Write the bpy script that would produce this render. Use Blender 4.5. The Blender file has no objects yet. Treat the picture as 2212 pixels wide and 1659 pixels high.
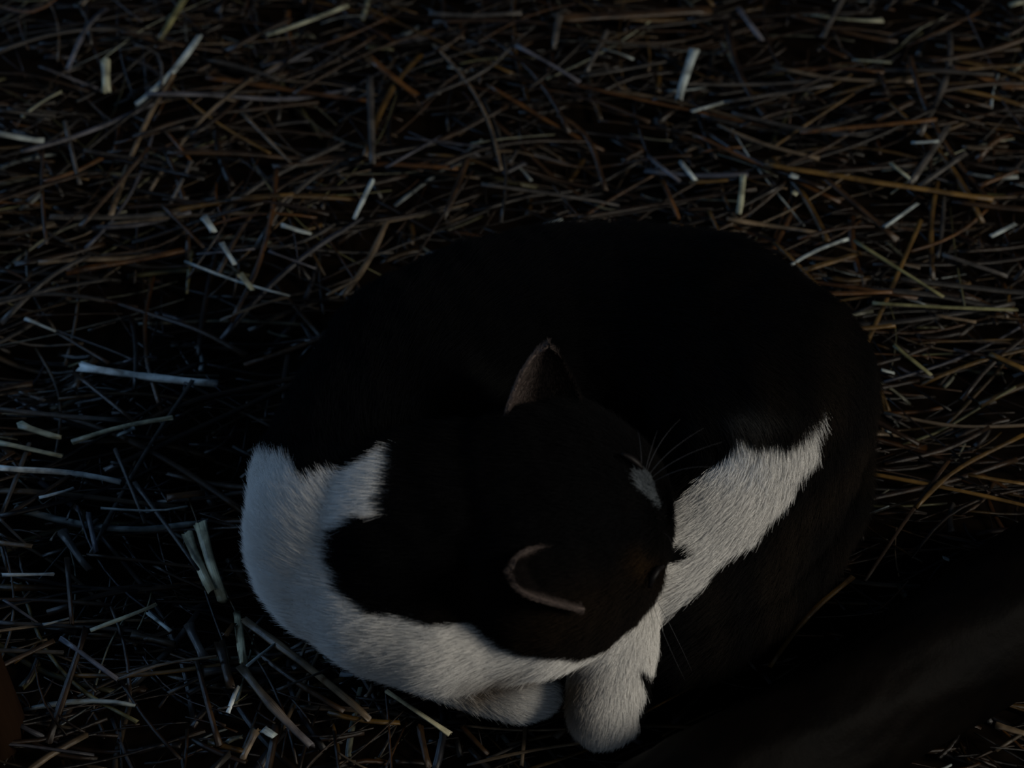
import bpy, math, random
import numpy as np
from mathutils import Vector

random.seed(7)
rng = np.random.default_rng(11)
C = bpy.context.scene.collection
scene = bpy.context.scene

# ------------------------------------------------------------------ camera
W, H = 2212.0, 1659.0
PITCH = math.radians(47.0)          # looking down
DIST = 1.25                         # to the ground point in mid frame
HW = 0.275                          # half width of the frame there
FOC = (W / 2) / (HW / DIST)         # focal length in pixels
CAM = np.array([0.0, -DIST * math.cos(PITCH), DIST * math.sin(PITCH)])
FWD = np.array([0.0, math.cos(PITCH), -math.sin(PITCH)])
RGT = np.array([1.0, 0.0, 0.0])
UPV = np.cross(RGT, FWD)

cd = bpy.data.cameras.new('camera')
cam = bpy.data.objects.new('camera', cd)
C.objects.link(cam)
cam.location = CAM.tolist()
cam.rotation_euler = (math.pi / 2 - PITCH, 0, 0)
cd.sensor_width = 36.0
cd.lens = 36.0 * FOC / W
cd.clip_start = 0.02
cd.dof.use_dof = True
cd.dof.focus_distance = 1.13
cd.dof.aperture_fstop = 8.0
scene.camera = cam

# ------------------------------------------------------------------ world, light, exposure
world = bpy.data.worlds.new('world')
scene.world = world
world.use_nodes = True
wb = world.node_tree.nodes['Background']
wb.inputs[0].default_value = (0.30, 0.56, 1.0, 1)
wb.inputs[1].default_value = 0.044


def area(name, loc, target, size, color, power):
    l = bpy.data.lights.new(name, 'AREA')
    l.shape = 'RECTANGLE'
    l.size, l.size_y = size
    l.color = color
    l.energy = power
    o = bpy.data.objects.new(name, l)
    C.objects.link(o)
    o.location = loc
    d = Vector(target) - Vector(loc)
    o.rotation_euler = d.to_track_quat('-Z', 'Y').to_euler()
    return o


# cold daylight from a small window behind and to the left, dim warm daylight from a doorway on the right
area('window_light', (-2.5, 1.0, 1.35), (-0.1, 0, 0), (0.7, 0.6), (0.34, 0.60, 1.0), 22.0)
area('doorway_light', (2.35, -.86, 1.42), (0.1, 0, 0), (0.6, 1.0), (1.0, 0.94, 0.82), 56.0)
area('front_left_fill', (-1.0, -2.3, 1.9), (-.1, 0, 0), (1.2, .8), (.75, .88, 1.0), 3.6)  # added fill without a known source, lifts the straw left of the cat
scene.view_settings.view_transform = 'Standard'
scene.view_settings.look = 'None'
scene.view_settings.exposure = 0.0
scene.view_settings.gamma = 1.0
scene.view_settings.use_curve_mapping = False


# ------------------------------------------------------------------ helpers
def P(px, py, z=0.0):
    """point at height z seen at photo pixel (px, py)"""
    d = FWD * FOC + RGT * (px - W / 2) - UPV * (py - H / 2)
    t = (z - CAM[2]) / d[2]
    return CAM + d * t


def proj(pts):
    d = np.asarray(pts) - CAM
    w = d @ FWD
    return np.stack([W / 2 + FOC * (d @ RGT) / w, H / 2 - FOC * (d @ UPV) / w], -1)


HOLLOWS = [(*P(a_, b_, 0)[:2], r_ * .00025) for a_, b_, r_ in ((660, 275, 110), (330, 600, 170), (930, 265, 100), (560, 720, 150), (560, 950, 110),
           (590, 1300, 90), (235, 195, 90), (760, 560, 140), (1700, 470, 60), (1250, 330, 70), (1900, 100, 90), (1560, 1440, 110), (60, 750, 110), (1980, 860, 80))]


def hollow(x, y):
    return sum(np.exp(-((x - hx) ** 2 + (y - hy) ** 2) / hr ** 2) for hx, hy, hr in HOLLOWS)


def terrain(x, y):
    return (-.014 * np.minimum(1, hollow(x, y)) +-0.012 + 0.006 * np.sin(9 * x + 1.3) * np.cos(11 * y + .4) + 0.004 * np.sin(23 * x - 17 * y)
            + 0.0025 * np.sin(41 * x + 35 * y + 2) + 0.014 * np.exp(-(((x + .42) / .16) ** 2 + ((y + .02) / .22) ** 2))
            + 0.02 * np.clip((y - .1) / .3, 0, 1.2))


def tag(o, label=None, cat=None, group=None, kind=None):
    for k, v in (('label', label), ('category', cat), ('group', group), ('kind', kind)):
        if v:
            o[k] = v
    return o


def mesh_obj(name, verts, faces, mat, parent=None, smooth=True, tint=None, uv=None):
    me = bpy.data.meshes.new(name)
    verts = np.asarray(verts, dtype=np.float32)
    me.from_pydata(verts.tolist(), [], faces)
    if smooth:
        me.polygons.foreach_set('use_smooth', [True] * len(me.polygons))
    if tint is not None:
        a = me.color_attributes.new('tint', 'FLOAT_COLOR', 'POINT')
        a.data.foreach_set('color', np.asarray(tint, dtype=np.float32).ravel())
    if uv is not None:
        l = me.uv_layers.new(name='UVMap')
        idx = np.zeros(len(me.loops), dtype=np.int32)
        me.loops.foreach_get('vertex_index', idx)
        l.data.foreach_set('uv', np.asarray(uv, dtype=np.float32)[idx].ravel())
    me.materials.append(mat)
    me.update()
    o = bpy.data.objects.new(name, me)
    C.objects.link(o)
    if parent is not None:
        o.parent = parent
    return o


def new_mat(name):
    m = bpy.data.materials.new(name)
    m.use_nodes = True
    nt = m.node_tree
    return m, nt, nt.nodes['Principled BSDF']


def noise_node(nt, scale, detail=4, rough=0.6, vec=None):
    n = nt.nodes.new('ShaderNodeTexNoise')
    n.inputs['Scale'].default_value = scale
    n.inputs['Detail'].default_value = detail
    n.inputs['Roughness'].default_value = rough
    if vec is not None:
        nt.links.new(vec, n.inputs['Vector'])
    return n


def straw_material():
    m, nt, b = new_mat('straw')
    L = nt.links.new
    at = nt.nodes.new('ShaderNodeAttribute')
    at.attribute_name = 'tint'
    uv = nt.nodes.new('ShaderNodeUVMap')
    mp = nt.nodes.new('ShaderNodeMapping')
    mp.inputs['Scale'].default_value = (9, 0.7, 1)
    L(uv.outputs[0], mp.inputs[0])
    streak = noise_node(nt, 3.0, 5, .65, mp.outputs[0])
    tc = nt.nodes.new('ShaderNodeTexCoord')
    blot = noise_node(nt, 60.0, 4, .6, tc.outputs['Object'])
    r1 = nt.nodes.new('ShaderNodeMapRange')
    r1.inputs['From Min'].default_value = .3
    r1.inputs['From Max'].default_value = .7
    r1.inputs['To Min'].default_value = .35
    r1.inputs['To Max'].default_value = 1.45
    L(streak.outputs[0], r1.inputs[0])
    r2 = nt.nodes.new('ShaderNodeMapRange')
    r2.inputs['From Min'].default_value = .35
    r2.inputs['From Max'].default_value = .62
    r2.inputs['To Min'].default_value = .22
    r2.inputs['To Max'].default_value = 1.2
    L(blot.outputs[0], r2.inputs[0])
    mu = nt.nodes.new('ShaderNodeMath')
    mu.operation = 'MULTIPLY'
    L(r1.outputs[0], mu.inputs[0])
    L(r2.outputs[0], mu.inputs[1])
    vm = nt.nodes.new('ShaderNodeVectorMath')
    vm.operation = 'SCALE'
    L(at.outputs['Color'], vm.inputs[0])
    L(mu.outputs[0], vm.inputs['Scale'])
    L(vm.outputs[0], b.inputs['Base Color'])
    bp = nt.nodes.new('ShaderNodeBump')
    bp.inputs['Strength'].default_value = .35
    bp.inputs['Distance'].default_value = .0006
    L(streak.outputs[0], bp.inputs['Height'])
    L(bp.outputs[0], b.inputs['Normal'])
    b.inputs['Roughness'].default_value = .32
    b.inputs['Specular IOR Level'].default_value = .3
    return m


M_STRAW = straw_material()

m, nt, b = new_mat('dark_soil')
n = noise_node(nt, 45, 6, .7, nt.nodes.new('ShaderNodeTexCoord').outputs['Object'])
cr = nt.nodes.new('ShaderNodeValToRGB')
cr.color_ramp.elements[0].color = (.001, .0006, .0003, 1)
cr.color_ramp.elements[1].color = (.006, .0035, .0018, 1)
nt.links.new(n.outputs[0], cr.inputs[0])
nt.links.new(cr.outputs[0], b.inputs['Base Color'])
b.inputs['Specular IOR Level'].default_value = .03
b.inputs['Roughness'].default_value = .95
M_SOIL = m

# ------------------------------------------------------------------ floor
N = 110
xs = np.linspace(-1.6, 1.6, N)
ys = np.linspace(-1.5, 1.9, N)
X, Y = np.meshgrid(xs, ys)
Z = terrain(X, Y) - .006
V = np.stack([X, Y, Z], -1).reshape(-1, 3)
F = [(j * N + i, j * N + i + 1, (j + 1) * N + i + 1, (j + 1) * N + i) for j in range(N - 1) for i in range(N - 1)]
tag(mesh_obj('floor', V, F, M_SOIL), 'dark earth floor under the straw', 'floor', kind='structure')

# ------------------------------------------------------------------ cat skeleton: balls along chains
# (px, py, height z in m, radius in m); px, py give the ball centre as placed when laying the cat out
K = 0.01
CH = []   # (tag, [(px,py,z cm,r cm)...], flow sign)
CH.append(('back', [(1610, 860, 6.4, 6.3), (1500, 790, 6.6, 6.5), (1350, 757, 6.5, 6.2), (1210, 757, 6.5, 6.1), (1080, 790, 6.4, 6.2),
                    (950, 850, 6.2, 6.1), (860, 960, 5.9, 5.6), (800, 1080, 5.6, 5.6), (795, 1150, 5.6, 5.55)]))
CH.append(('chest', [(795, 1150, 5.6, 5.5), (868, 1238, 5.5, 4.85), (960, 1282, 5.3, 4.45), (1060, 1298, 5.4, 3.65), (1165, 1318, 5.6, 2.9), (1255, 1335, 5.4, 1.8)]))
CH.append(('neck', [(900, 1150, 7.6, 4.6), (1050, 1130, 8.3, 4.7)]))
CH.append(('haunch', [(1630, 960, 5.6, 5.1), (1625, 1050, 4.8, 4.4), (1560, 1150, 4.2, 4.1), (1460, 1240, 3.6, 3.4)]))
CH.append(('tail', [(1745, 950, 3.4, 2.8), (1755, 1060, 2.7, 2.5), (1708, 1170, 2.4, 2.3), (1615, 1275, 2.3, 2.15), (1525, 1355, 2.1, 2.0), (1465, 1385, 1.9, 1.7)]))
CH.append(('foreleg', [(1330, 1300, 4.6, 2.1), (1325, 1380, 3.6, 2.0), (1315, 1470, 2.4, 1.85), (1308, 1525, 1.8, 1.7), (1303, 1538, 1.6, 1.55)]))
CH.append(('paw', [(930, 1420, 2.2, 1.6), (1040, 1490, 1.4, 1.0), (1120, 1503, 1.3, 1.15), (1152, 1497, 1.3, 1.1)]))
CH.append(('head', [(1150, 1110, 8.9, 4.9), (1215, 1120, 8.9, 5.0)]))
CH.append(('head', [(1180, 1180, 8.3, 5.0), (1240, 1190, 8.1, 4.15)]))
CH.append(('head', [(1240, 1150, 8.3, 4.15), (1315, 1160, 7.2, 2.9), (1362, 1170, 6.6, 1.8)]))      # brow to nose
CH.append(('head', [(1215, 1255, 6.6, 3.6), (1305, 1250, 6.2, 2.3)]))                             # near cheek
CH.append(('head', [(1210, 1050, 8.6, 4.0), (1340, 1090, 7.0, 2.2)]))                             # far cheek
CH.append(('head', [(1355, 1118, 6.5, 1.6), (1362, 1205, 6.2, 1.6)]))                             # whisker pads
balls = []
for tg, ch in CH:
    pts = [np.r_[P(a, b_, z * K), r * K] for a, b_, z, r in ch]
    for i in range(len(pts) - 1):
        p, q = pts[i], pts[i + 1]
        n = max(2, int(np.linalg.norm(p[:3] - q[:3]) / (0.22 * min(p[3], q[3]))) + 1)
        fl = q[:3] - p[:3]
        fl = fl / (np.linalg.norm(fl) + 1e-9)
        if tg in ('back', 'head', 'neck', 'chest'):
            fl = -fl if tg != 'head' else -fl
        for t in np.linspace(0, 1, n):
            balls.append((tg, p + (q - p) * t, fl))
BT = np.array([b_[0] for b_ in balls])
BP = np.array([b_[1][:3] for b_ in balls])
BR = np.array([b_[1][3] for b_ in balls])
BF = np.array([b_[2] for b_ in balls])


def cat_sdf(pts):
    out = np.full(len(pts), 9.0)
    idx = np.zeros(len(pts), int)
    for s in range(0, len(pts), 20000):
        d = np.linalg.norm(pts[s:s + 20000, None] - BP[None], axis=2) - BR[None]
        idx[s:s + 20000] = d.argmin(1)
        out[s:s + 20000] = d.min(1)
    return out, idx


def ico(sub):
    import bmesh
    bm = bmesh.new()
    bmesh.ops.create_icosphere(bm, subdivisions=sub, radius=1)
    v = np.array([x.co[:] for x in bm.verts])
    f = [[q.index for q in x.verts] for x in bm.faces]
    bm.free()
    return v, f


iv, ifc = ico(3)
vv, ff = [], []
for p, r in zip(BP, BR):
    o = len(vv) * len(iv)
    vv.append(iv * r + p)
    ff += [[a + o for a in f] for f in ifc]
vv = np.concatenate(vv)
tmp = mesh_obj('body_blocks', vv, ff, M_SOIL)
md = tmp.modifiers.new('r', 'REMESH')
md.mode = 'VOXEL'
md.voxel_size = 0.0026
ms = tmp.modifiers.new('s', 'SMOOTH')
ms.factor = .5
ms.iterations = 14
dg = bpy.context.evaluated_depsgraph_get()
body_me = bpy.data.meshes.new_from_object(tmp.evaluated_get(dg))
bpy.data.objects.remove(tmp)
body_me.name = 'body'
nv = len(body_me.vertices)
bv = np.zeros(nv * 3, dtype=np.float32)
body_me.vertices.foreach_get('co', bv)
bv = bv.reshape(-1, 3).astype(float)


# ------------------------------------------------------------------ coat pattern
def inpoly(q, poly):
    poly = np.array(poly, float)
    x, y = q[:, 0], q[:, 1]
    ins = np.zeros(len(q), bool)
    j = len(poly) - 1
    for i in range(len(poly)):
        xi, yi = poly[i]
        xj, yj = poly[j]
        c = ((yi > y) != (yj > y)) & (x < (xj - xi) * (y - yi) / (yj - yi + 1e-9) + xi)
        ins ^= c
        j = i
    return ins


BIB = [(540, 1000), (622, 1005), (655, 1055), (730, 1040), (800, 1005), (870, 962), (855, 1010), (840, 1110), (785, 1112), (738, 1150),
       (722, 1210), (745, 1275), (800, 1318), (900, 1342), (1000, 1348), (1075, 1350), (1110, 1395), (1180, 1410), (1240, 1380),
       (1320, 1300), (1400, 1400), (1320, 1640), (900, 1700), (500, 1600), (350, 1250)]
FLANK = [(1775, 870), (1740, 925), (1690, 960), (1640, 950), (1595, 930), (1570, 965), (1535, 1015), (1480, 1075), (1400, 1110), (1330, 1200),
         (1380, 1360), (1430, 1345), (1480, 1305), (1560, 1230), (1650, 1145), (1720, 1055), (1765, 975)]


def coat(pts):
    """fur colour at points of the cat: (linear rgb), is_white"""
    q = proj(pts)
    q = q + 5 * np.stack([np.sin(pts[:, 1] * 260 + pts[:, 2] * 140), np.cos(pts[:, 0] * 240 - pts[:, 2] * 180)], -1)
    _, idx = cat_sdf(pts)
    tg = BT[idx]
    n = len(pts)
    col = np.tile([0.0028, 0.0028, 0.0032], (n, 1))
    # tabby: brownish bands over haunch and tail
    st = 0.5 + 0.5 * np.sin(q[:, 0] * .045 + q[:, 1] * .02 + 2 * np.sin(q[:, 1] * .012))
    brown = np.array([0.012, 0.009, 0.0065])
    w = np.clip((q[:, 0] - 1350) / 350, 0, 1) * np.clip((q[:, 1] - 520) / 350, 0, 1)
    k = (w * (0.25 + .75 * st))[:, None]
    col = col * (1 - k) + brown * k
    hd = (tg == 'head')
    dirt = np.clip((q[:, 1] - 1170) / 160, 0, 1) * np.clip((q[:, 0] - 900) / 150, 0, 1)
    k = (np.where(hd | (tg == 'neck') | (tg == 'chest'), dirt, 0) * (.7 + .3 * np.sin(q[:, 0] * .02 + q[:, 1] * .03)))[:, None]
    col = col * (1 - k) + np.array([.013, .0085, .005]) * k
    k = (hd * np.exp(-(((q[:, 0] - 1390) / 30) ** 2 + ((q[:, 1] - 1215) / 28) ** 2)))[:, None]
    col = col * (1 - k) + np.array([.024, .014, .006]) * k
    # grey smudges behind the far ear
    k = (~hd * np.exp(-(((q[:, 0] - 1010) / 70) ** 2 + ((q[:, 1] - 850) / 45) ** 2)))[:, None] * .8
    col = col * (1 - k) + np.array([.011, .0115, .011]) * k
    # pale tips over the flank
    k = (np.exp(-(((q[:, 0] - 1610) / 60) ** 2 + ((q[:, 1] - 895) / 25) ** 2)))[:, None] * .7
    col = col * (1 - k) + np.array([.05, .05, .048]) * k
    white = np.zeros(n, bool)
    white |= np.isin(tg, ['back', 'chest', 'neck', 'paw']) & inpoly(q, BIB)
    white |= np.isin(tg, ['back', 'haunch', 'tail']) & inpoly(q, FLANK)
    white |= (tg == 'chest') & (q[:, 0] > 1000) & (q[:, 1] > 1395)
    spot = (((q[:, 0] - 1476) * .85 - (q[:, 1] - 1196) * .5) / 34) ** 2 + (((q[:, 0] - 1476) * .5 + (q[:, 1] - 1196) * .85) / 18) ** 2 < 1
    white &= ~spot
    pad = (((q[:, 0] - 1402) * .62 + (q[:, 1] - 1055) * .78) / 48) ** 2 + (((q[:, 0] - 1402) * .78 - (q[:, 1] - 1055) * .62) / 12) ** 2 < 1
    white |= hd & pad
    leg = (tg == 'foreleg')
    edge = leg & (q[:, 0] > 1384 + 8 * np.sin(q[:, 1] * .06)) & (q[:, 1] > 1440) & (q[:, 1] < 1570)
    white |= leg & ~edge
    white |= (tg == 'paw')
    col[white] = [.72, .70, .67]
    tan = leg | (tg == 'paw')
    k = np.where(leg, .95 * np.exp(-(((q[:, 0] - 1235) / 55) ** 2 + ((q[:, 1] - 1490) / 110) ** 2)),
                 np.where(tg == 'paw', .85 * np.exp(-(((q[:, 0] - 1030) / 65) ** 2 + ((q[:, 1] - 1480) / 60) ** 2)), 0))[:, None]
    k = np.where(white[:, None], k, 0)
    col = col * (1 - k) + np.array([.12, .075, .035]) * k  # tan paints shading and warm bounce onto the foreleg's left side
    k = .85 * np.where(((tg == 'paw') | (tg == 'chest')) & white, np.exp(-(((q[:, 0] - 1070) / 75) ** 2 + ((q[:, 1] - 1482 + (q[:, 0] - 1040) * .22) / 24) ** 2)), 0)[:, None]
    col = col * (1 - k) + np.array([.06, .034, .015]) * k  # brown gap between chest and tucked paw, its shade painted into the fur
    k = np.where((tg == 'paw') & white, np.clip((1478 - q[:, 1]) / 18, 0, 1), 0)[:, None]
    col = col * (1 - k) + np.array([.10, .06, .03]) * k  # paw's top edge browned too, same painted shade
    col[hd & pad] = [.10, .115, .13]
    return col, tg


col, vt = coat(bv)
a = body_me.color_attributes.new('tint', 'FLOAT_COLOR', 'POINT')
a.data.foreach_set('color', np.c_[col, np.ones(nv)].astype(np.float32).ravel())

m, nt, b = new_mat('cat_skin')
at = nt.nodes.new('ShaderNodeAttribute')
at.attribute_name = 'tint'
nt.links.new(at.outputs['Color'], b.inputs['Base Color'])
b.inputs['Roughness'].default_value = 1.0
b.inputs['Specular IOR Level'].default_value = .05
M_SKIN = m

m, nt, b = new_mat('fur')
at = nt.nodes.new('ShaderNodeAttribute')
at.attribute_name = 'tint'
nt.links.new(at.outputs['Color'], b.inputs['Base Color'])
b.inputs['Roughness'].default_value = .75
b.inputs['Specular IOR Level'].default_value = .04
M_FUR = m

cat = bpy.data.objects.new('cat', None)
C.objects.link(cat)
cat.location = (0, 0, 0)
tag(cat, 'dark tabby and white cat curled up asleep in the straw, head tucked', 'cat')
body_me.materials.clear()
body_me.materials.append(M_SKIN)
body_me.polygons.foreach_set('use_smooth', [True] * len(body_me.polygons))
body = bpy.data.objects.new('body', body_me)
C.objects.link(body)
body.parent = cat


def make_hair(name, roots, nrm, flow, length, lift, cols, parent, rad=.00009, npt=5, clump=.15):
    n = len(roots)
    tang = flow - (flow * nrm).sum(1)[:, None] * nrm
    tang /= np.linalg.norm(tang, axis=1)[:, None] + 1e-9
    cl = np.stack([np.sin(roots[:, 0] * 420 + roots[:, 1] * 170), np.sin(roots[:, 1] * 390 + roots[:, 2] * 260), np.cos(roots[:, 2] * 350 + roots[:, 0] * 210)], -1)
    d = tang * (1 - lift) + nrm * lift + rng.normal(0, .11, (n, 3)) + np.where(cols.mean(1) > .3, .3, 1.0)[:, None] * clump * .5 * cl
    d /= np.linalg.norm(d, axis=1)[:, None]
    ln = length * rng.uniform(.65, 1.15, n)
    t = np.linspace(0, 1, npt)
    # lie down along the flow towards the tip
    pts = roots[:, None] + d[:, None] * (t[None, :, None] * ln[:, None, None]) + (tang[:, None] * .22 - nrm[:, None] * .12) * ((t ** 2)[None, :, None] * ln[:, None, None])
    cu = bpy.data.hair_curves.new(name)
    cu.add_curves([npt] * n)
    cu.points.foreach_set('position', pts.astype(np.float32).ravel())
    ra = cu.attributes.get('radius') or cu.attributes.new('radius', 'FLOAT', 'POINT')
    ra.data.foreach_set('value', np.tile(rad * (1 - .8 * t), n).astype(np.float32))
    ca = cu.attributes.new('tint', 'FLOAT_COLOR', 'CURVE')
    v = cols * (1 + (rng.random((n, 1)) - .5) * np.where(cols.mean(1) > .3, .12, .55)[:, None])
    ca.data.foreach_set('color', np.c_[v, np.ones(n)].astype(np.float32).ravel())
    cu.materials.append(M_FUR)
    o = bpy.data.objects.new(name, cu)
    C.objects.link(o)
    o.parent = parent
    return o


def sample_mesh(me, n):
    me.calc_loop_triangles()
    nt_ = len(me.loop_triangles)
    tri = np.zeros(nt_ * 3, dtype=np.int32)
    me.loop_triangles.foreach_get('vertices', tri)
    tri = tri.reshape(-1, 3)
    v = np.zeros(len(me.vertices) * 3, dtype=np.float32)
    me.vertices.foreach_get('co', v)
    v = v.reshape(-1, 3).astype(float)
    vn = np.zeros(len(me.vertices) * 3, dtype=np.float32)
    me.vertices.foreach_get('normal', vn)
    vn = vn.reshape(-1, 3).astype(float)
    A, B, Cc = v[tri[:, 0]], v[tri[:, 1]], v[tri[:, 2]]
    ar = np.linalg.norm(np.cross(B - A, Cc - A), axis=1)
    k = rng.choice(nt_, n, p=ar / ar.sum())
    r1, r2 = np.sqrt(rng.random(n)), rng.random(n)
    w = np.stack([1 - r1, r1 * (1 - r2), r1 * r2], -1)
    p = (v[tri[k]] * w[:, :, None]).sum(1)
    nn = (vn[tri[k]] * w[:, :, None]).sum(1)
    nn /= np.linalg.norm(nn, axis=1)[:, None] + 1e-9
    return p, nn


NH = 700000
rp, rn = sample_mesh(body_me, NH)
keep = rp[:, 2] > 0.004
rp, rn = rp[keep], rn[keep]
rc, rt = coat(rp)
flow = np.zeros_like(rp)
for s in range(0, len(rp), 20000):
    q = rp[s:s + 20000]
    d = np.linalg.norm(q[:, None] - BP[None], axis=2) - BR[None]
    w = np.exp(-(d - d.min(1)[:, None]) / .006)
    flow[s:s + 20000] = w @ BF
flow[rt == 'head'] = -flow[rt == 'head'] * 0 + np.array([-1.0, -.12, .05])
flow[np.isin(rt, ['chest', 'neck'])] = flow[np.isin(rt, ['chest', 'neck'])] * .35 + np.array([-1.0, -.15, -.1])
bk = (rt == 'back')
flow[bk] = -flow[bk] * np.array([1, 1, 1.0])
flow[bk] = -flow[bk]
# along the spine the coat runs from the shoulders to the rump
flow[bk] = -flow[bk] * -1.0
ln = np.where(rt == 'head', .0065, np.where(np.isin(rt, ['foreleg', 'paw']), .006, np.where(rt == 'tail', .011, np.where(rt == 'haunch', .008, np.where(rt == 'chest', .008, .0095)))))
lf = np.where(rt == 'head', .35, np.where(rt == 'tail', .5, .38))[:, None]
make_hair('fur', rp, rn, flow, ln, lf, rc, cat)


# ------------------------------------------------------------------ ears
def make_ear(base, tip, face, width, curl, rimside, rnd=2.9):
    """cup-shaped ear: base centre, tip, direction the hollow faces"""
    base, tip, face = map(np.array, (base, tip, face))
    ax = tip - base
    Ln = np.linalg.norm(ax)
    ax = ax / Ln
    face = face - (face @ ax) * ax
    face /= np.linalg.norm(face)
    side = np.cross(ax, face)
    nu, nv_ = 17, 15
    vs, cs = [], []
    for layer in (0, 1):
        for j in range(nv_):
            v = j / (nv_ - 1)
            hw = width * (1 - v ** rnd) ** .6 * (.9 + .1 * math.cos(v * 3)) + .0006
            for i in range(nu):
                u = -1 + 2 * i / (nu - 1)
                ang = u * curl * (1 - .35 * v)
                R = hw / math.sin(min(curl, 1.5))
                p = base + ax * (v * Ln * (1 - .06 * u * u)) + side * (R * math.sin(ang)) - face * (R * (math.cos(ang)) - R * .6) - face * (.004 * v * v)
                if layer == 1:
                    p = p - face * .0016 * math.cos(ang) + side * .0016 * math.sin(ang)
                vs.append(p)
                rim = max(0, min(1, (u * rimside + .1) / .8)) if rimside else max(0, (abs(u) - .6) / .4)
                rim = max(rim, .8 * max(0, v - .86) / .14)
                c0 = np.array([.004, .003, .0028]) if layer == 0 else np.array([.003, .003, .003])
                cs.append(c0 * (1 - rim) + np.array([.075, .058, .052]) * rim)
    fs = []
    n1 = nu * nv_
    for j in range(nv_ - 1):
        for i in range(nu - 1):
            a_ = j * nu + i
            fs.append((a_, a_ + 1, a_ + nu + 1, a_ + nu))
            fs.append((n1 + a_, n1 + a_ + nu, n1 + a_ + nu + 1, n1 + a_ + 1))
    for j in range(nv_ - 1):
        a_ = j * nu
        fs.append((a_, a_ + nu, n1 + a_ + nu, n1 + a_))
        a_ = j * nu + nu - 1
        fs.append((a_, n1 + a_, n1 + a_ + nu, a_ + nu))
    for i in range(nu - 1):
        a_ = (nv_ - 1) * nu + i
        fs.append((a_, a_ + 1, n1 + a_ + 1, n1 + a_))
        fs.append((i, n1 + i, n1 + i + 1, i + 1))
    cs = np.array(cs)
    o = mesh_obj('ear', vs, fs, M_SKIN, cat, tint=np.c_[cs, np.ones(len(cs))])
    # short down on the ear
    p, nn = sample_mesh(o.data, 9000)
    vs = np.array(vs)
    k = np.array([np.argmin(((vs - q) ** 2).sum(1)) for q in p])
    make_hair('ear_fur', p, nn, np.tile(ax, (len(p), 1)), np.full(len(p), .0022), .3, cs[k], o, rad=.00009, npt=3)
    return o


e1b, e1t = P(1172, 945, .112), P(1198, 745, .150)
make_ear(e1b, e1t, (.55, -.75, .35), .0240, 1.1, -1)
e2b, e2t = P(1250, 1245, .106), P(1112, 1232, .125)
make_ear(e2b, e2t, (.35, -.5, .8), .0138, 1.25, 0, 8)


# ------------------------------------------------------------------ face details
def tube(pts, rad, sides=8, flat=1.0, upv=(0, 0, 1), caps=True):
    pts = np.asarray(pts, float)
    n = len(pts)
    rad = np.broadcast_to(np.asarray(rad, float), (n,))
    t = np.gradient(pts, axis=0)
    t /= np.linalg.norm(t, axis=1)[:, None] + 1e-12
    s = np.cross(t, np.asarray(upv, float))
    s /= np.linalg.norm(s, axis=1)[:, None] + 1e-9
    bb = np.cross(s, t)
    an = np.arange(sides) * 2 * math.pi / sides
    ring = (np.cos(an)[None, :, None] * s[:, None] + flat * np.sin(an)[None, :, None] * bb[:, None]) * rad[:, None, None]
    v = (pts[:, None] + ring).reshape(-1, 3)
    f = []
    for j in range(n - 1):
        for i in range(sides):
            a_, b_ = j * sides + i, j * sides + (i + 1) % sides
            f.append((a_, b_, b_ + sides, a_ + sides))
    if caps:
        f.append(tuple(range(sides))[::-1])
        f.append(tuple(range((n - 1) * sides, n * sides)))
    seg = np.r_[0, np.cumsum(np.linalg.norm(np.diff(pts, axis=0), axis=1))]
    uv = np.stack([np.tile(np.abs(an / math.pi - 1), n), np.repeat(seg * 25, sides)], -1)
    return v, f, uv


from mathutils.bvhtree import BVHTree
bvh = BVHTree.FromPolygons([tuple(x) for x in bv], [tuple(p.vertices) for p in body_me.polygons])


def on_body(px, py, off=0.0):
    d = Vector((FWD * FOC + RGT * (px - W / 2) - UPV * (py - H / 2)).tolist()).normalized()
    h = bvh.ray_cast(Vector(CAM.tolist()), d)
    if h[0] is None:
        return P(px, py, .05)
    return np.array((h[0] + h[1] * off)[:])


def plain(name, c, rough=.6):
    m, nt, b = new_mat(name)
    n = noise_node(nt, 300, 3)
    mx = nt.nodes.new('ShaderNodeMixRGB')
    mx.inputs[1].default_value = (*[x * .8 for x in c], 1)
    mx.inputs[2].default_value = (*[min(1, x * 1.2) for x in c], 1)
    nt.links.new(n.outputs[0], mx.inputs[0])
    nt.links.new(mx.outputs[0], b.inputs['Base Color'])
    b.inputs['Roughness'].default_value = rough
    b.inputs['Specular IOR Level'].default_value = .1
    return m


M_LID = plain('eyelid', (.004, .003, .003), .5)
M_WHISK = plain('whisker', (.07, .07, .075), .5)
M_NOSE = plain('nose', (.05, .02, .018), .5)
for pts in ([(1386, 1262), (1392, 1242), (1402, 1226), (1414, 1218)], [(1332, 992), (1348, 1000), (1362, 1010), (1374, 1022)]):
    pl = np.array([on_body(x, y, .0045) for x, y in pts])
    tt = np.linspace(0, 3, 13)
    pl = np.stack([np.interp(tt, range(4), pl[:, i]) for i in range(3)], -1)
    v, f, uv = tube(pl, .0016 * np.sin(np.linspace(.25, 2.9, 13)) + .0003, 8, .8)
    mesh_obj('eye', v, f, M_LID, cat)
nv_, nf_ = ico(3)
nc = P(1362, 1165, .060) + np.array([.0185, -.001, -.005])
nz = nv_ * np.array([.0045, .0065, .0045])
nz[:, 1] *= 1 - .35 * (nz[:, 2] < 0)
mesh_obj('nose', nz + nc, nf_, M_NOSE, cat)
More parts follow.
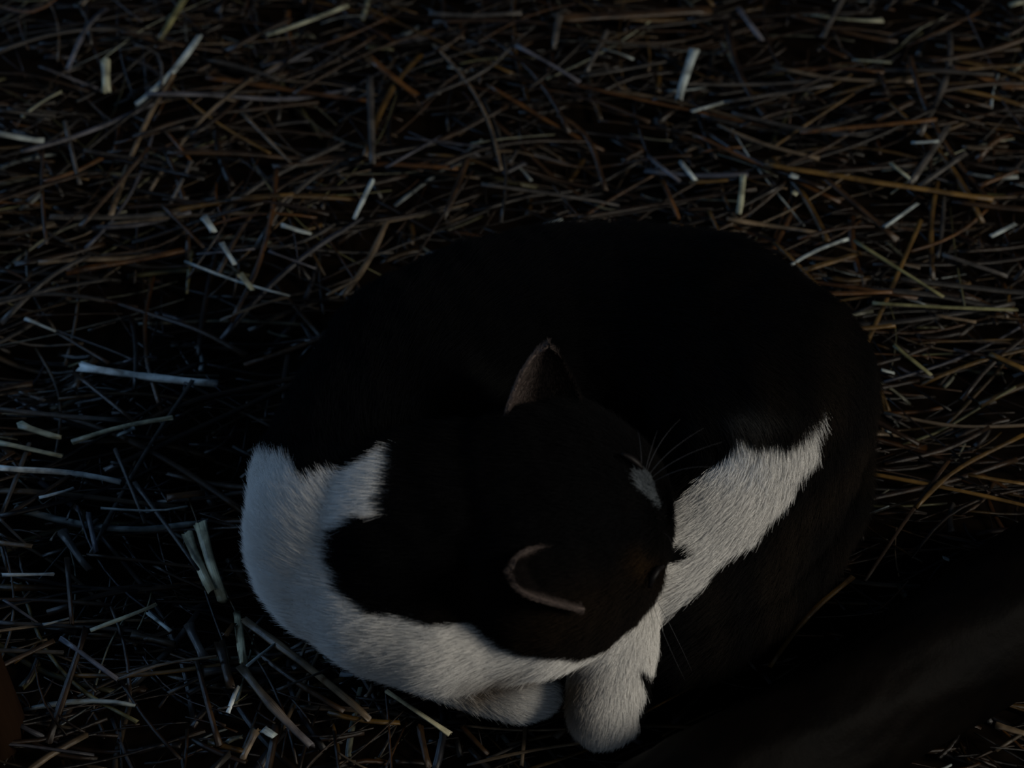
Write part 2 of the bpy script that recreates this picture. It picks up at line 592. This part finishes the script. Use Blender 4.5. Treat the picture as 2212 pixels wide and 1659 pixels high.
wh = [((1392, 1040), (1410, 960), (1470, 905)), ((1392, 1042), (1430, 975), (1520, 925)), ((1395, 1045), (1450, 985), (1560, 955)),
      ((1385, 1030), (1388, 975), (1378, 930)), ((1398, 1050), (1470, 1000), (1540, 1010)), ((1390, 1036), (1402, 980), (1420, 930)),
      ((1405, 1290), (1430, 1370), (1480, 1470)), ((1412, 1285), (1450, 1350), (1495, 1450)), ((1400, 1295), (1412, 1350), (1430, 1430)),
      ((1430, 1150), (1455, 1160), (1452, 1190))]
for a_, b_, c_ in wh:
    p0 = on_body(*a_, 0.0)
    p2 = P(*c_, max(.03, p0[2] + (.012 if a_[1] < 1200 else -.03)))
    z1 = (p0[2] + p2[2]) / 2 + .01
    p1 = P(*b_, z1)
    t = np.linspace(0, 1, 12)[:, None]
    pl = (1 - t) ** 2 * p0 + 2 * t * (1 - t) * p1 + t * t * p2
    v, f, uv = tube(pl, .00011 * (1 - .8 * t[:, 0]), 5)
    mesh_obj('whisker', v, f, M_WHISK, cat)

# ------------------------------------------------------------------ straw
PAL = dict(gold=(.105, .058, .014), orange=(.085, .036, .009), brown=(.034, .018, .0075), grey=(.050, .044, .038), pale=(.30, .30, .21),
           white=(.33, .37, .36), olive=(.145, .135, .060), lilac=(.075, .073, .085), straw=(.50, .46, .30), bright=(.62, .66, .64), dark=(.013, .007, .003), tan=(.13, .092, .055))  # straw: albedo raised to offset the cat's shadow on those stalks


def straw_shape(pts3, w, colr, sides=8, flat=.55, node=True):
    pts3 = np.asarray(pts3, float)
    k = len(pts3)
    seg = np.r_[0, np.cumsum(np.linalg.norm(np.diff(pts3, axis=0), axis=1))]
    n = max(5, int(seg[-1] / .012) + 2)
    s = np.linspace(0, seg[-1], n)
    pl = np.stack([np.interp(s, seg, pts3[:, i]) for i in range(3)], -1)
    if k > 2:
        for _ in range(2):
            pl[1:-1] = .25 * pl[:-2] + .5 * pl[1:-1] + .25 * pl[2:]
    r = np.full(n, w / 2) * (1 + .06 * np.sin(np.arange(n) * 1.7 + w * 9000))
    r *= np.linspace(1, random.uniform(.7, 1), n)
    if node and n > 6:
        r[random.randrange(2, n - 2)] *= 1.18
    v, f, uv = tube(pl, r, sides, flat)
    # ragged cut ends
    v[:sides] += rng.normal(0, w * .11, (sides, 3))
    v[-sides:] += rng.normal(0, w * .11, (sides, 3))
    uv = uv + [[random.random() * 20, random.random() * 20]]
    c = np.tile(list(colr) + [1.0], (len(v), 1))
    return v, f, uv, c


PXM = 2 * HW / W    # metres per pixel at mid frame
GROUP = 'loose straw stalks lying on the bedding'
# name kind, points in the photo, width, colour, label
S = [
 ('L', [(432, 78), (368, 165), (295, 228)], 15, 'white', 'long whitish straw slanting down left, upper left of the bedding'),
 ('L', [(228, 130), (230, 200)], 20, 'pale', 'short wide pale straw standing upright left of the long whitish one'),
 ('L', [(402, -10), (345, 85)], 18, 'olive', 'yellowish straw running off the top edge above the long whitish one'),
 ('L', [(575, 77), (660, 48), (752, 12)], 13, 'pale', 'pale greenish straw slanting up to the right near the top edge'),
 ('L', [(797, 125), (850, 168), (900, 207)], 17, 'orange', 'thick orange straw slanting down right, upper middle of the bedding'),
 ('L', [(798, 165), (805, 355)], 15, 'grey', 'long dull grey straw standing vertical below the thick orange one'),
 ('L', [(1120, 85), (1050, 158), (920, 210)], 8, 'grey', 'thin curved grey straw right of the thick orange one'),
 ('L', [(-5, 12), (76, 36), (125, -5)], 8, 'orange', 'thin orange straw bent in a V in the top left corner'),
 ('L', [(85, 143), (220, 195)], 7, 'lilac', 'thin greyish lilac straw slanting down right in the upper left'),
 ('L', [(175, 82), (145, 150)], 12, 'lilac', 'short bluish grey straw crossing the thin lilac one'),
 ('L', [(-10, 288), (95, 306)], 17, 'white', 'wide bluish white straw cut by the left edge, upper left'),
 ('L', [(-10, 238), (120, 250)], 9, 'grey', 'thin grey straw just above the wide bluish white one at left edge'),
 ('L', [(290, 96), (352, 106), (349, 190)], 6, 'grey', 'thin grey stem folded at a right angle beside the long whitish straw'),
 ('L', [(95, 392), (170, 372), (235, 332)], 11, 'orange', 'curved orange straw near left edge, upper third'),
 ('L', [(175, 488), (240, 415), (322, 318)], 10, 'brown', 'long brown straw slanting up right below the curved orange one'),
 ('L', [(140, 262), (172, 400)], 10, 'grey', 'greyish straw slanting down, above the curved orange one'),
 ('L', [(360, 285), (412, 347)], 9, 'orange', 'short orange straw meeting a brown one at a point'),
 ('L', [(414, 348), (368, 440)], 9, 'grey', 'short grey brown straw hanging below the short orange one'),
 ('L', [(522, 243), (575, 297), (628, 352)], 8, 'tan', 'thin tan straw slanting down right in the dark hollow'),
 ('L', [(805, 388), (765, 472)], 12, 'white', 'bright bluish white straw stub above the cat, left of its back'),
 ('L', [(956, 294), (880, 335), (835, 362)], 8, 'lilac', 'thin lilac brown straw slanting up right above the bright stub'),
 ('L', [(350, 442), (440, 535)], 8, 'brown', 'thin brown straw slanting down right, left of the white chaff'),
 ('C', [(440, 468), (462, 500)], 16, 'white', 'small white chaff flake, upper end of the line of flakes'),
 ('C', [(478, 525), (508, 572)], 11, 'white', 'small white chaff flake in the middle of the line of flakes'),
 ('C', [(518, 592), (546, 626)], 15, 'pale', 'pale yellow chaff flake at the lower end of the line'),
 ('L', [(400, 565), (500, 605), (625, 640)], 7, 'white', 'thin white stem running beneath the pale yellow flake'),
 ('L', [(425, 549), (550, 538)], 5, 'lilac', 'very thin lilac stem lying level above the thin white stem'),
 ('L', [(580, 543), (682, 580)], 6, 'lilac', 'very thin lilac stem right of the line of white flakes'),
 ('C', [(608, 486), (672, 506)], 12, 'white', 'white chaff flake left of the bright straw stub'),
 ('L', [(622, 641), (545, 662), (475, 692)], 8, 'tan', 'thin tan straw rising right, left of the cat'),
 ('L', [(55, 688), (120, 716)], 8, 'white', 'thin white straw tip at left edge, mid height'),
 ('L', [(118, 715), (235, 785)], 8, 'brown', 'brown straw continuing down right from the thin white tip'),
 ('L', [(170, 793), (320, 815), (470, 830)], 19, 'bright', 'long bright white straw lying level left of the cat'),
 ('L', [(705, 638), (775, 600)], 8, 'tan', 'small tan straw sprig by the dark back of the cat'),
 ('L', [(1022, 368), (940, 490), (858, 622)], 5, 'dark', 'dark thin stem rising behind the back of the cat'),
 ('L', [(41, 847), (98, 866)], 9, 'grey', 'small grey straw just below left end of the long bright one'),
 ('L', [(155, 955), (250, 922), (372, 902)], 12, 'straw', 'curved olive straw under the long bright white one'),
 ('C', [(252, 941), (292, 924)], 10, 'white', 'short white flake lying on the curved olive straw'),
 ('L', [(248, 970), (282, 1050), (314, 1132)], 8, 'grey', 'long grey stem slanting steeply down below the curved olive straw'),
 ('L', [(160, 805), (225, 858), (292, 912)], 9, 'brown', 'dull brown straw running down right beneath the long bright one'),
 ('L', [(-8, 884), (140, 900), (272, 909)], 14, 'grey', 'wide grey straw lying level from the left edge'),
 ('L', [(41, 918), (130, 947)], 18, 'pale', 'wide pale straw slab near left edge'),
 ('L', [(-8, 954), (135, 986)], 13, 'pale', 'pale straw crossing left edge below the pale slab'),
 ('L', [(-8, 1012), (165, 1020), (260, 1041)], 15, 'bright', 'shiny white flattened straw at left, mid height'),
 ('L', [(64, 958), (32, 1040), (4, 1112)], 11, 'grey', 'grey straw slanting down left by the left edge'),
 ('L', [(85, 1076), (160, 1055)], 8, 'bright', 'short thin white straw below the shiny flattened one'),
 ('C', [(362, 1074), (442, 1064)], 19, 'orange', 'wide orange straw husk left of the cat shoulder'),
 ('L', [(218, 1098), (373, 1108), (405, 1094)], 6, 'white', 'thin white bent stem under the orange husk'),
 ('L', [(290, 1042), (360, 1135), (428, 1232)], 10, 'grey', 'long grey brown straw slanting down to the split pale stalk'),
 ('L', [(-6, 1116), (54, 1174)], 8, 'grey', 'thin grey straw slanting down right at the left edge'),
 ('L', [(133, 1148), (162, 1192), (192, 1232)], 18, 'grey', 'broken greyish straw with frayed end, lower left'),
 ('L', [(190, 1108), (208, 1192)], 13, 'lilac', 'bluish grey upright straw beside the frayed one'),
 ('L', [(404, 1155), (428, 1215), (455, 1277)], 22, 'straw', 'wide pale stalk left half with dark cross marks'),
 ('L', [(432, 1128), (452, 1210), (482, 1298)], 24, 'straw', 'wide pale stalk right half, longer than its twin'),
 ('L', [(5, 1242), (117, 1240)], 9, 'bright', 'short bright white straw lying level at left edge, lower'),
 ('L', [(-8, 1172), (70, 1180)], 12, 'tan', 'tan straw end above the short bright one at left edge'),
 ('L', [(145, 1205), (150, 1280), (155, 1348)], 12, 'brown', 'dull brown vertical straw in the lower left'),
 ('L', [(8, 1296), (82, 1346)], 8, 'lilac', 'thin lilac straw slanting down right near the left edge, lower'),
 ('L', [(93, 1350), (152, 1335)], 6, 'white', 'tiny white straw right of the thin lilac one'),
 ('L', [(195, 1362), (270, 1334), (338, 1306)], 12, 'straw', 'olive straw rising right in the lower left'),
 ('L', [(319, 1323), (369, 1364)], 9, 'white', 'short white straw crossing below the end of the olive one'),
 ('L', [(406, 1350), (442, 1424)], 22, 'grey', 'wide grey straw piece left of the pale tan stalk'),
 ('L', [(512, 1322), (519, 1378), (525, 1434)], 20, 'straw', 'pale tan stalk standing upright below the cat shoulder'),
 ('C', [(487, 1374), (506, 1346)], 14, 'orange', 'small orange chip left of the pale tan stalk'),
 ('L', [(528, 1340), (660, 1435), (800, 1552)], 20, 'tan', 'long brown stalk slanting down right under the cat'),
 ('L', [(594, 1391), (533, 1438)], 8, 'white', 'short bright white straw beside the pale tan stalk'),
 ('L', [(518, 1437), (585, 1525), (672, 1612)], 20, 'tan', 'thick brown stalk with grey tip, lower left of the cat'),
 ('L', [(133, 1378), (195, 1425), (256, 1470)], 13, 'lilac', 'grey straw slanting down to a kink, lower left'),
 ('L', [(254, 1468), (342, 1432), (468, 1418)], 9, 'tan', 'thin tan straw rising from the kink, lower left'),
 ('L', [(475, 1388), (498, 1486)], 22, 'brown', 'wide brown upright straw beside the thick brown stalk'),
 ('L', [(513, 1483), (492, 1540)], 11, 'bright', 'short white straw hanging below the wide brown upright one'),
 ('L', [(470, 1531), (545, 1519)], 5, 'grey', 'very thin grey stem crossing the short white straw'),
 ('L', [(598, 1490), (710, 1446)], 7, 'grey', 'thin grey straw rising right over the long brown stalk'),
 ('L', [(555, 1576), (523, 1640)], 17, 'tan', 'thick short tan straw near the bottom edge'),
 ('C', [(568, 1574), (592, 1590)], 18, 'white', 'white fluffy flake near the bottom edge'),
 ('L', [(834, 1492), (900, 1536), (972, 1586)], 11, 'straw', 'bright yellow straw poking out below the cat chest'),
 ('L', [(1010, 1652), (1133, 1622), (1262, 1604)], 9, 'tan', 'tan straw rising right to under the extended white paw'),
 ('L', [(1120, 1668), (1190, 1648), (1285, 1615)], 9, 'gold', 'golden straw along the bottom edge under the white paw'),
 ('L', [(1000, 1567), (1122, 1580), (1222, 1575)], 7, 'tan', 'thin level straw just below the tucked paw'),
 ('L', [(1136, 1566), (1126, 1655)], 9, 'tan', 'short upright straw between the two paws at the bottom'),
 ('L', [(1052, 1640), (1140, 1600)], 8, 'grey', 'thin grey straw crossing the short upright one'),
 ('L', [(998, 1570), (1054, 1630)], 12, 'brown', 'brown straw slanting down right below the tucked paw'),
 ('L', [(1502, 1480), (1392, 1540)], 7, 'gold', 'thin golden straw right of the extended white paw'),
 ('L', [(1560, 1530), (1500, 1552), (1430, 1590)], 7, 'gold', 'thin golden straw between the white paw and the log'),
 ('L', [(905, 1568), (926, 1660)], 17, 'brown', 'wide brown upright straw at the bottom edge'),
 ('L', [(2048, 996), (1955, 1125), (1868, 1256)], 9, 'brown', 'long thin brown stalk rising right of the tail'),
 ('L', [(1842, 1246), (1744, 1325), (1662, 1440)], 14, 'gold', 'long golden stalk curving along beside the tail'),
 ('C', [(2036, 1204), (2050, 1209)], 11, 'white', 'bright white speck of chaff by the edge of the log'),
 ('C', [(1671, 1335), (1691, 1356)], 11, 'tan', 'small tan chip lying beside the dark tail'),
 ('L', [(2150, 1566), (2225, 1588)], 15, 'tan', 'tan straw below the log in the bottom right corner'),
 ('L', [(2092, 1026), (2220, 1047)], 10, 'gold', 'golden straw at right edge above the log'),
 ('L', [(1198, 40), (1360, 32), (1533, 21)], 26, 'brown', 'very wide golden brown blade lying level at the top'),
 ('L', [(1207, 33), (1196, 107)], 15, 'grey', 'short grey upright straw below the wide top blade'),
 ('L', [(1312, 68), (1266, 156)], 12, 'grey', 'grey straw slanting down left under the wide top blade'),
 ('L', [(1595, 18), (1646, 87)], 13, 'lilac', 'bluish grey straw right of the wide top blade'),
 ('L', [(1822, -5), (1776, 82)], 12, 'grey', 'grey straw slanting down left from the top edge, right half'),
 ('L', [(1500, 108), (1480, 165), (1464, 216)], 21, 'white', 'wide bright white stub with a dark ring, upper right'),
 ('L', [(1494, 241), (1562, 221)], 8, 'white', 'short white straw under the wide bright stub'),
 ('L', [(1562, 221), (1680, 202), (1798, 184)], 9, 'grey', 'long grey brown straw rising right of the short white one'),
 ('L', [(1254, 166), (1438, 134)], 9, 'grey', 'grey straw rising right, left of the bright stub'),
 ('L', [(1114, 98), (1185, 135), (1252, 177)], 10, 'lilac', 'lilac straw slanting down right in the top middle'),
 ('L', [(1205, 248), (1270, 280), (1308, 412)], 12, 'brown', 'brown bent straw behind the cat back'),
 ('L', [(1400, 338), (1468, 392)], 12, 'lilac', 'pale lilac straw slanting down right behind the cat'),
 ('L', [(1470, 350), (1503, 390)], 12, 'white', 'short white straw beside the pale lilac one'),
 ('L', [(1490, 395), (1573, 389)], 10, 'gold', 'short golden straw right of the short white one'),
 ('L', [(1606, 380), (1597, 462)], 14, 'pale', 'pale striped stub standing upright behind the cat rump'),
 ('C', [(1708, 378), (1724, 384)], 17, 'white', 'round white chaff speck right of the striped stub'),
 ('C', [(1712, 414), (1722, 420)], 13, 'pale', 'pale chaff speck just below the round white one'),
 ('L', [(1040, 398), (1200, 420), (1338, 443)], 11, 'grey', 'long grey straw lying level just above the cat back'),
 ('L', [(1570, 474), (1668, 488), (1768, 503)], 13, 'tan', 'tan straw lying level behind the cat rump'),
 ('L', [(1650, 355), (1900, 395), (2143, 431)], 14, 'gold', 'longest golden straw running level in the upper right'),
 ('L', [(1728, 286), (1880, 272), (2023, 259)], 11, 'orange', 'long orange straw rising slightly right, upper right'),
 ('L', [(1970, 309), (2028, 305)], 8, 'white', 'short white level straw below the long orange one'),
 ('L', [(1925, 354), (1973, 392)], 9, 'pale', 'short pale straw above the longest golden one'),
 ('L', [(2060, 144), (2188, 192)], 14, 'orange', 'orange straw slanting down right in the top right corner'),
 ('L', [(1681, 592), (1746, 545), (1833, 515)], 9, 'white', 'curved bluish white straw right of the cat rump'),
 ('C', [(1675, 591), (1712, 601)], 10, 'pale', 'bright yellow flake at the lower end of the curved straw'),
 ('L', [(1730, 586), (1858, 547)], 14, 'gold', 'thick golden straw below the curved bluish white one'),
 ('L', [(1845, 520), (1940, 580), (2038, 642)], 9, 'olive', 'long thin olive straw slanting down right, right side'),
 ('L', [(1910, 491), (1982, 440)], 9, 'white', 'pale bluish straw rising right above the olive one'),
 ('L', [(2140, 511), (2193, 484)], 10, 'white', 'short white straw near the right edge'),
 ('L', [(1965, 397), (2008, 335), (2048, 275)], 15, 'grey', 'grey straw rising right across the longest golden one'),
 ('L', [(2088, 330), (1985, 402)], 13, 'grey', 'second grey straw beside the one crossing the golden straw'),
 ('L', [(1670, 638), (1800, 634), (1928, 632)], 12, 'orange', 'level orange straw touching the cat right flank'),
 ('L', [(1741, 714), (1840, 712), (1933, 704)], 15, 'gold', 'thick level golden straw right of the cat'),
 ('L', [(1931, 746), (2012, 811)], 10, 'olive', 'olive straw slanting down right beneath the thick golden one'),
 ('L', [(1885, 655), (2040, 664), (2198, 670)], 9, 'olive', 'long thin level olive straw at the right'),
 ('L', [(2020, 681), (2108, 696)], 8, 'tan', 'short pinkish tan straw under the long level olive one'),
 ('L', [(2036, 550), (2178, 597)], 12, 'grey', 'grey straw slanting down right near the right edge'),
 ('C', [(1905, 799), (1932, 806)], 8, 'white', 'tiny shining white flake right of the cat flank'),
 ('L', [(2140, 765), (2222, 802)], 14, 'gold', 'thick golden straw cut by the right edge'),
 ('L', [(2115, 401), (2198, 369)], 11, 'orange', 'orange straw rising right at right edge'),
 ('L', [(1531, 455), (1573, 546)], 9, 'gold', 'golden straw slanting down against the cat rump'),
 ('L', [(1430, 388), (1467, 472)], 11, 'orange', 'orange straw leaning right behind the cat back'),
]
for kd, pts, wpx, cn, lab in S:
    # lift over whatever lies beneath: the bedding surface, a little uneven
    p3 = []
    lift = .011 + .004 * random.random()
    tlt = random.uniform(-.003, .003)
    for i, (x, y) in enumerate(pts):
        z = 0.0
        for _ in range(3):
            q = P(x, y, z)
            z = float(terrain(q[0], q[1])) + lift + tlt * i
        p3.append(P(x, y, z))
    p3 = np.array(p3)
    sc = np.linalg.norm(p3.mean(0) - CAM) / DIST
    base = p3.mean(0)
    v, f, uv, c = straw_shape(p3 - base, wpx * PXM * sc, PAL[cn], 10, .5 if kd == 'L' else .22, kd == 'L')
    if 'grey tip' in lab:
        k = np.clip(np.linspace(-.5, 1, len(c)), 0, 1)[:, None]
        c[:, :3] = c[:, :3] * (1 - k) + np.array(PAL['lilac']) * k
    o = mesh_obj('straw_stalk' if kd == 'L' else 'straw_chaff', v, f, M_STRAW, tint=c, uv=uv)
    o.location = base.tolist()
    tag(o, lab, 'straw', GROUP if kd == 'L' else 'chaff flakes on the bedding')


# random stalks
def rand_straw(x, y, ln, w, ang, z0, cn, bend=.08):
    n = 4
    t = np.linspace(-.5, .5, n)
    kink = random.uniform(-bend, bend)
    px = x + ln * t * math.cos(ang) - kink * ln * (t * t * 4) * math.sin(ang)
    py = y + ln * t * math.sin(ang) + kink * ln * (t * t * 4) * math.cos(ang)
    z = terrain(px, py) + z0 + random.gauss(0, .12) * ln * t * .5
    return np.stack([px, py, np.maximum(z, terrain(px, py) - .002)], -1)


def pick_angle(x, y):
    if random.random() < .5:
        return random.gauss(.0 if x > 0 else .15, .32)
    return random.uniform(0, math.pi)


def tint_of(x, y):
    r = random.random()
    lean = 1 / (1 + math.exp(-(x * 8)))      # warm light on the right put into the straw colours
    if r < .33:
        c = 'brown'
    elif r < .50:
        c = 'dark'
    elif r < .50 + .22 * (.35 + lean):
        c = 'orange' if random.random() < .55 else 'gold'
    elif r < .88:
        c = random.choice(['grey', 'grey', 'lilac', 'tan'])
    else:
        c = random.choice(['olive', 'pale', 'tan', 'white'])
    k = random.uniform(.4, 1.0)
    return [a_ * k for a_ in PAL[c]], c


LOG_A, LOG_B = P(1330, 1868, .022), P(2420, 1175, .022)


def near_log(p):
    d = LOG_B - LOG_A
    t = np.clip(((p - LOG_A) @ d) / (d @ d), -1, 2)
    return np.linalg.norm((p - LOG_A) - t[:, None] * d, axis=1).min()


NAMES = dict(brown='dull brown', dark='dark brown', orange='orange brown', gold='golden brown', grey='grey', lilac='bluish grey', tan='tan')
MARKS = [((365, 155), 'the long whitish straw'), ((229, 160), 'the upright pale stub'), ((660, 48), 'the pale greenish top straw'), ((850, 168), 'the thick orange straw'),
         ((802, 290), 'the long vertical grey straw'), ((60, 20), 'the orange V at the corner'), ((40, 298), 'the wide bluish straw at left edge'), ((165, 370), 'the curved orange straw'),
         ((240, 415), 'the long rising brown straw'), ((785, 430), 'the bright stub above the cat'), ((493, 545), 'the line of white flakes'), ((532, 610), 'the pale yellow flake'),
         ((320, 815), 'the long bright white straw'), ((90, 702), 'the white tip at left edge'), ((250, 925), 'the curved olive straw'), ((85, 932), 'the wide pale slab'),
         ((210, 1030), 'the shiny flattened straw'), ((400, 1069), 'the orange husk'), ((445, 1215), 'the split pale stalk'), ((60, 1241), 'the short bright edge straw'),
         ((518, 1378), 'the pale tan stalk'), ((585, 1525), 'the thick grey-tipped stalk'), ((195, 1425), 'the kinked grey straw'), ((900, 1536), 'the bright yellow straw'),
         ((1130, 1610), 'the small upright bottom straw'), ((1744, 1325), 'the long golden curved stalk'), ((1955, 1125), 'the long thin rising stalk'), ((2150, 1040), 'the golden right-edge straw'),
         ((1360, 32), 'the wide top blade'), ((1620, 50), 'the bluish straw by the top edge'), ((1798, 40), 'the grey straw from the top edge'), ((1480, 165), 'the wide ringed white stub'),
         ((1185, 135), 'the lilac top-middle straw'), ((1275, 320), 'the bent brown straw'), ((1440, 365), 'the pale lilac straw'), ((1601, 420), 'the striped pale stub'), ((1716, 380), 'the round white speck'),
         ((1900, 395), 'the longest golden straw'), ((1880, 272), 'the long orange level straw'), ((2120, 168), 'the orange corner straw'), ((1746, 545), 'the curved bluish straw'),
         ((1940, 580), 'the long olive straw'), ((1800, 634), 'the level orange straw'), ((1840, 712), 'the thick level golden straw'), ((1970, 780), 'the slanting olive straw'),
         ((2040, 664), 'the level olive straw'), ((2180, 785), 'the gold straw cut by the edge'), ((2165, 498), 'the short white right-edge straw')]
cnt = 0
tries = 0
seen = set()
while cnt < 165 and tries < 6000:
    tries += 1
    x, y = random.uniform(-.36, .36), random.uniform(-.25, .36)
    if random.random() < float(hollow(x, y)):
        continue
    ln = random.uniform(.045, .13)
    w = random.uniform(.0018, .0042)
    p = rand_straw(x, y, ln, 0, pick_angle(x, y), .010, '')
    q = proj(p)
    if q[:, 0].max() < 10 or q[:, 0].min() > 2200 or q[:, 1].min() < 5 or q[:, 1].max() > 1640:
        continue
    if cat_sdf(p)[0].min() < .006 or near_log(p) < .045:
        continue
    c, cn = tint_of(x, y)
    if cn in ('pale', 'white', 'olive'):
        continue
    mid = q.mean(0)
    dd = q[-1] - q[0]
    if dd[0] < 0:
        dd = -dd
    an = math.degrees(math.atan2(-dd[1], dd[0]))
    ori = 'level' if abs(an) < 14 else 'upright' if abs(an) > 70 else 'rising right' if an > 0 else 'slanting down right'
    px_len = float(np.hypot(*dd))
    siz = ('short ' if px_len < 240 else 'long ' if px_len > 390 else '') + ('thin ' if w < .0026 else 'thick ' if w > .0035 else '')
    mk = min(MARKS, key=lambda k_: math.hypot(k_[0][0] - mid[0], k_[0][1] - mid[1]))
    dx, dy = mid[0] - mk[0][0], mid[1] - mk[0][1]
    if math.hypot(dx, dy) > 260:
        continue
    rel = ('right of' if dx > 0 else 'left of') if abs(dx) > abs(dy) else ('below' if dy > 0 else 'above')
    lab = f'{siz}{NAMES[cn]} straw {ori}, {rel} {mk[1]}'
    if lab in seen or (cn, rel, mk[1]) in seen:
        continue
    seen.add(lab)
    seen.add((cn, rel, mk[1]))
    base = p.mean(0)
    v, f, uv, cc = straw_shape(p - base, w, c, 8, .55)
    o = mesh_obj('straw_stalk', v, f, M_STRAW, tint=cc, uv=uv)
    o.location = base.tolist()
    tag(o, lab, 'straw', GROUP)
    cnt += 1

vs, fs, us, cs, off = [], [], [], [], 0
for i in range(19000):
    x, y = random.uniform(-.72, .72), random.uniform(-.52, .72)
    short = random.random() < .58
    ln = random.uniform(.007, .035) if short else random.uniform(.04, .12)
    w = random.choice((random.uniform(.0005, .0018), random.uniform(.0008, .0022), random.uniform(.0018, .0045)))
    layer = random.random()
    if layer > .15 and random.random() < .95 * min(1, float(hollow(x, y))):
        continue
    if layer > .45 and math.sin(37 * x + 13 * y + 1) * math.sin(33 * y - 15 * x) + .6 * math.sin(71 * x - 53 * y) < -.25 and random.random() < .85:
        continue
    p = rand_straw(x, y, ln, w, pick_angle(x, y), -.004 + .014 * layer, '', .15)
    if cat_sdf(p)[0].min() < .002 or near_log(p) < .036:
        if layer > .35:
            continue
        p[:, 2] = np.minimum(p[:, 2], terrain(p[:, 0], p[:, 1]) + .001)
        if cat_sdf(p)[0].min() < 0:
            continue
    c, cn = tint_of(x, y)
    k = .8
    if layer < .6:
        k = .38  # lower layers tinted darker, shade between the stalks put into their colour
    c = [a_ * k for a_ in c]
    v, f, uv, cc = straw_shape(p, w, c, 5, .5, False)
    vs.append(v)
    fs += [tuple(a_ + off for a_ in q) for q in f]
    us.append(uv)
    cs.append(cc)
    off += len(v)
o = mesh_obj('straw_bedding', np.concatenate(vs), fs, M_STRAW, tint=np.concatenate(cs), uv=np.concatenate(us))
tag(o, 'deep layer of broken brown and grey straw covering the whole floor', 'straw bedding', kind='stuff')


# ------------------------------------------------------------------ log and post
def wood_mat(name, c0, c1, scale, rough):
    m, nt, b = new_mat(name)
    L = nt.links.new
    tc = nt.nodes.new('ShaderNodeTexCoord')
    mp = nt.nodes.new('ShaderNodeMapping')
    mp.inputs['Scale'].default_value = scale
    L(tc.outputs['Object'], mp.inputs[0])
    n = noise_node(nt, 8, 6, .65, mp.outputs[0])
    cr = nt.nodes.new('ShaderNodeValToRGB')
    cr.color_ramp.elements[0].position = .35
    cr.color_ramp.elements[1].position = .7
    cr.color_ramp.elements[0].color = (*c0, 1)
    cr.color_ramp.elements[1].color = (*c1, 1)
    L(n.outputs[0], cr.inputs[0])
    L(cr.outputs[0], b.inputs['Base Color'])
    bp = nt.nodes.new('ShaderNodeBump')
    bp.inputs['Strength'].default_value = .6
    bp.inputs['Distance'].default_value = .003
    L(n.outputs[0], bp.inputs['Height'])
    L(bp.outputs[0], b.inputs['Normal'])
    b.inputs['Roughness'].default_value = rough
    b.inputs['Specular IOR Level'].default_value = .03
    return m


def log_mesh(name, A, B, R, mat, seed, amp=.06):
    A, B = np.array(A), np.array(B)
    n, sides = 90, 48
    t = np.linspace(0, 1, n)
    ax = B - A
    Ln = np.linalg.norm(ax)
    z = ax / Ln
    s = np.cross(z, [0, 0, 1.0]) if abs(z[2]) < .9 else np.cross(z, [0, 1.0, 0])
    s /= np.linalg.norm(s)
    b_ = np.cross(s, z)
    an = np.linspace(0, 2 * math.pi, sides, endpoint=False)
    v = []
    for ti in t:
        r = R * (1 + .04 * math.sin(ti * 9 + seed) + amp * np.sin(an * 3 + ti * 4 + seed) * .5 + amp * .35 * np.sin(an * 7 + ti * 17) + amp * .2 * np.sin(an * 16 + 3 * np.sin(ti * 21)))
        e = 1.0
        if ti < .01 or ti > .99:
            e = .93
        v.append(A + ax * ti + e * r[:, None] * (np.cos(an)[:, None] * s + np.sin(an)[:, None] * b_))
    v = np.concatenate(v)
    f = [(j * sides + i, j * sides + (i + 1) % sides, (j + 1) * sides + (i + 1) % sides, (j + 1) * sides + i) for j in range(n - 1) for i in range(sides)]
    f.append(tuple(range(sides))[::-1])
    f.append(tuple(range((n - 1) * sides, n * sides)))
    base = A
    o = mesh_obj(name, v - base, f, mat)
    o.location = base.tolist()
    return o


M_LOG = wood_mat('dark_bark', (.0006, .0004, .0003), (.0030, .0020, .0013), (2, 2, 2), .6)
o = log_mesh('log', LOG_A, LOG_B, .0335, M_LOG, 1.0)
tag(o, 'dark round wooden log lying across the lower right corner on the straw', 'log')
M_POST = wood_mat('brown_wood', (.006, .003, .0014), (.012, .006, .003), (6, 6, 1), .7)
q = P(-70, 1659, 0)
o = log_mesh('wooden_post', (q[0] - .004, q[1] + .03, float(terrain(q[0], q[1])) - .01), (q[0] - .022, q[1] + .02, .42), .024, M_POST, 2.0, .03)
tag(o, 'brown wooden post at the left edge, lower corner', 'post')
